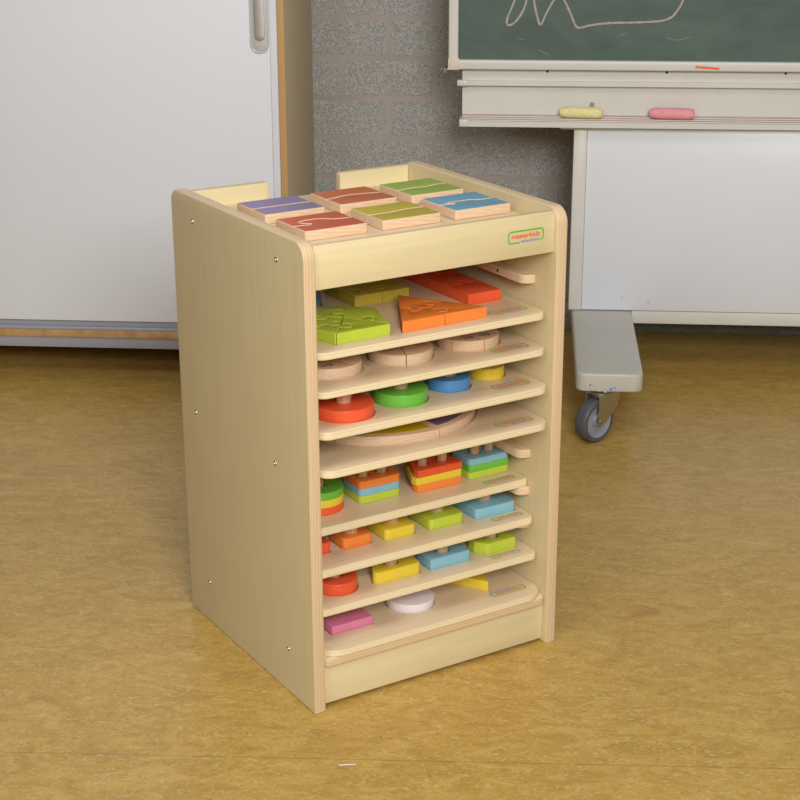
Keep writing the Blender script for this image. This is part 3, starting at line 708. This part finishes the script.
# ===== six two-piece blocks on top
ZB = .7273; BH = .0155
tt = place('puzzle_tray', shape([rrect(-.203, 0, .203, .325, .015)], -.0110, 0, .0012, 0, 3), M['tray'], .2322, .0205, .7270)
tag(tt, 'wooden tray lying in the open top of the cabinet under the six two-piece blocks', 'puzzle tray')
def wave(x0, x1, ym, pts):  # seam from left to right
    return [(x0+(x1-x0)*t, ym+d) for t, d in pts]
SEAMS = {
 'purple': [(0, 0), (1, 0)],
 'orange': [(0, -.002), (.12, 0), (.35, .008), (.5, .009), (.75, .004), (1, 0)],
 'green': [(0, -.004), (.15, .000), (.3, .002), (.5, .001), (.65, .001), (.8, .006), (1, .004)],
 'yellow': [(0, -.002), (.15, -.003), (.35, -.002), (.55, .002), (.75, .005), (1, .003)],
 'blue': [(0, -.003), (.10, -.003), (.22, -.006), (.26, -.002), (.16, .004), (.24, .008), (.62, .008), (.66, .001), (.80, -.001), (1, .002)],
 'red': [(0, -.007), (.15, -.007), (.24, -.010), (.30, -.004), (.22, .003), (.18, .009), (.22, .016), (.34, .021), (.50, .020), (.62, .014), (.70, .006), (.82, .002), (1, .002)]}
BL = [('purple', .0585, .1630, .2340, .3340, 'top_purple', 'purple'), ('orange', .1922, .2955, .2335, .3350, 'top_rust', 'rust'), ('green', .3230, .4228, .2300, .3337, 'top_grass', 'green'),
      ('red', .0580, .1635, .1040, .2000, 'top_brick', 'red'), ('yellow', .1915, .2950, .1025, .2018, 'top_ochre', 'ochre'), ('blue', .3225, .4257, .1008, .2025, 'top_water', 'blue')]
WH = {'purple': 'straight seam', 'orange': 'bent seam', 'green': 'wavy seam', 'red': 'round hooked seam', 'yellow': 'slanting seam', 'blue': 'stepped seam'}
for k, x0, x1, y0, y1, m, nm in BL:
    x0 -= .0017; x1 += .0019; y0 -= .0008; y1 += .0012
    s = wave(x0, x1, (y0+y1)/2-.003, SEAMS[k]); r = .004
    cr = lambda cx, cy, a: [(cx+r*math.cos(a+t*PI/8), cy+r*math.sin(a+t*PI/8)) for t in range(5)]
    front = s[::-1]+cr(x0+r, y0+r, PI)+cr(x1-r, y0+r, 1.5*PI)
    back = s+cr(x1-r, y1-r, 0)+cr(x0+r, y1-r, PI/2)
    for o_, w in ((front, 'front'), (back, 'rear')):
        cx = sum(p[0] for p in o_)/len(o_); cy = sum(p[1] for p in o_)/len(o_)
        me = shape([[(x-cx, y-cy) for x, y in o_]], 0, BH, .0014, .0009)
        topmat(me, BH-.0003)
        tag(place('puzzle_block', me, [M['beech'], M[m]], cx, cy, ZB), f'{w} half of the {nm} block with a {WH[k]}, on the cabinet top', 'puzzle block', 'two-piece blocks on the cabinet top')

# ------------------------------------------------------------------ scraps on the floor
for (x, y, r, l) in ((-.336, 2.335, .0024, 'tiny white paper scrap on the floor beside the left cabinet wall'), (-.2445, 2.11, .003, 'thin white paper curl on the floor in front of the cabinet')):
    if r == .003: me = shape([roundpoly([(-.012, -.0025), (-.004, -.0012), (.004, .0005), (.012, .0015), (.012, .0035), (.003, .0022), (-.005, .0008), (-.013, -.001)], .0005, 2)], 0, .0006, .0001)
    else: me = shape([circ(0, 0, r, 7)], 0, .0008, .0002)
    tag(link('paper_scrap', me, M['scrap'], None, (x, y, .0002)), l, 'scrap')

# ------------------------------------------------------------------ door tongue (child of the handle)
cpart('pull_plate', tong, M['nickel'], hnd)

# ------------------------------------------------------------------ light
w = bpy.data.worlds.new('world'); SC.world = w; w.use_nodes = True
w.node_tree.nodes['Background'].inputs[0].default_value = (.97, .98, 1, 1); w.node_tree.nodes['Background'].inputs[1].default_value = .10
def area(name, loc, target, size, power, color=(1, 1, 1), size_y=None):
    l = bpy.data.lights.new(name, 'AREA'); l.energy = power; l.color = color; l.size = size
    if size_y: l.shape = 'RECTANGLE'; l.size_y = size_y
    o = bpy.data.objects.new(name, l); COL.objects.link(o); o.location = loc
    o.rotation_euler = (Vector(target)-Vector(loc)).to_track_quat('-Z', 'Y').to_euler()
area('softbox_right', (.75, -1.1, 2.3), (-.05, 2.9, .45), 1.2, 128, (1, .995, .985))
area('softbox_left', (-1.5, -.5, 2.2), (-.2, 2.6, .4), 1.0, 20, (1, .995, .985))
area('ceiling_light', (0, 1.6, 2.85), (0, 1.9, 0), 2.4, 26, (1, .98, .95), 1.2)

# ------------------------------------------------------------------ camera
h, pitch, roll, yaw, f = 1.3176284, .3380521, -.0024292, -.0781872, 1651.3001
cy_, sy_, cp, sp = math.cos(yaw), math.sin(yaw), math.cos(pitch), math.sin(pitch)
fw = Vector((sy_*cp, cy_*cp, -sp)); r_ = Vector((cy_, -sy_, 0)); u_ = r_.cross(fw)
r2 = math.cos(roll)*r_+math.sin(roll)*u_; u2 = -math.sin(roll)*r_+math.cos(roll)*u_
cam = bpy.data.cameras.new('camera'); co = bpy.data.objects.new('camera', cam); COL.objects.link(co)
Mx = Matrix((r2, u2, -fw)).transposed().to_4x4(); Mx.translation = (0, 0, h)
co.matrix_world = Mx; cam.sensor_width = 36; cam.sensor_fit = 'HORIZONTAL'; cam.lens = f/800*36; cam.clip_start = .05
SC.camera = co
SC.view_settings.view_transform = 'Standard'; SC.view_settings.look = 'None'; SC.view_settings.gamma = 1; SC.view_settings.exposure = 0
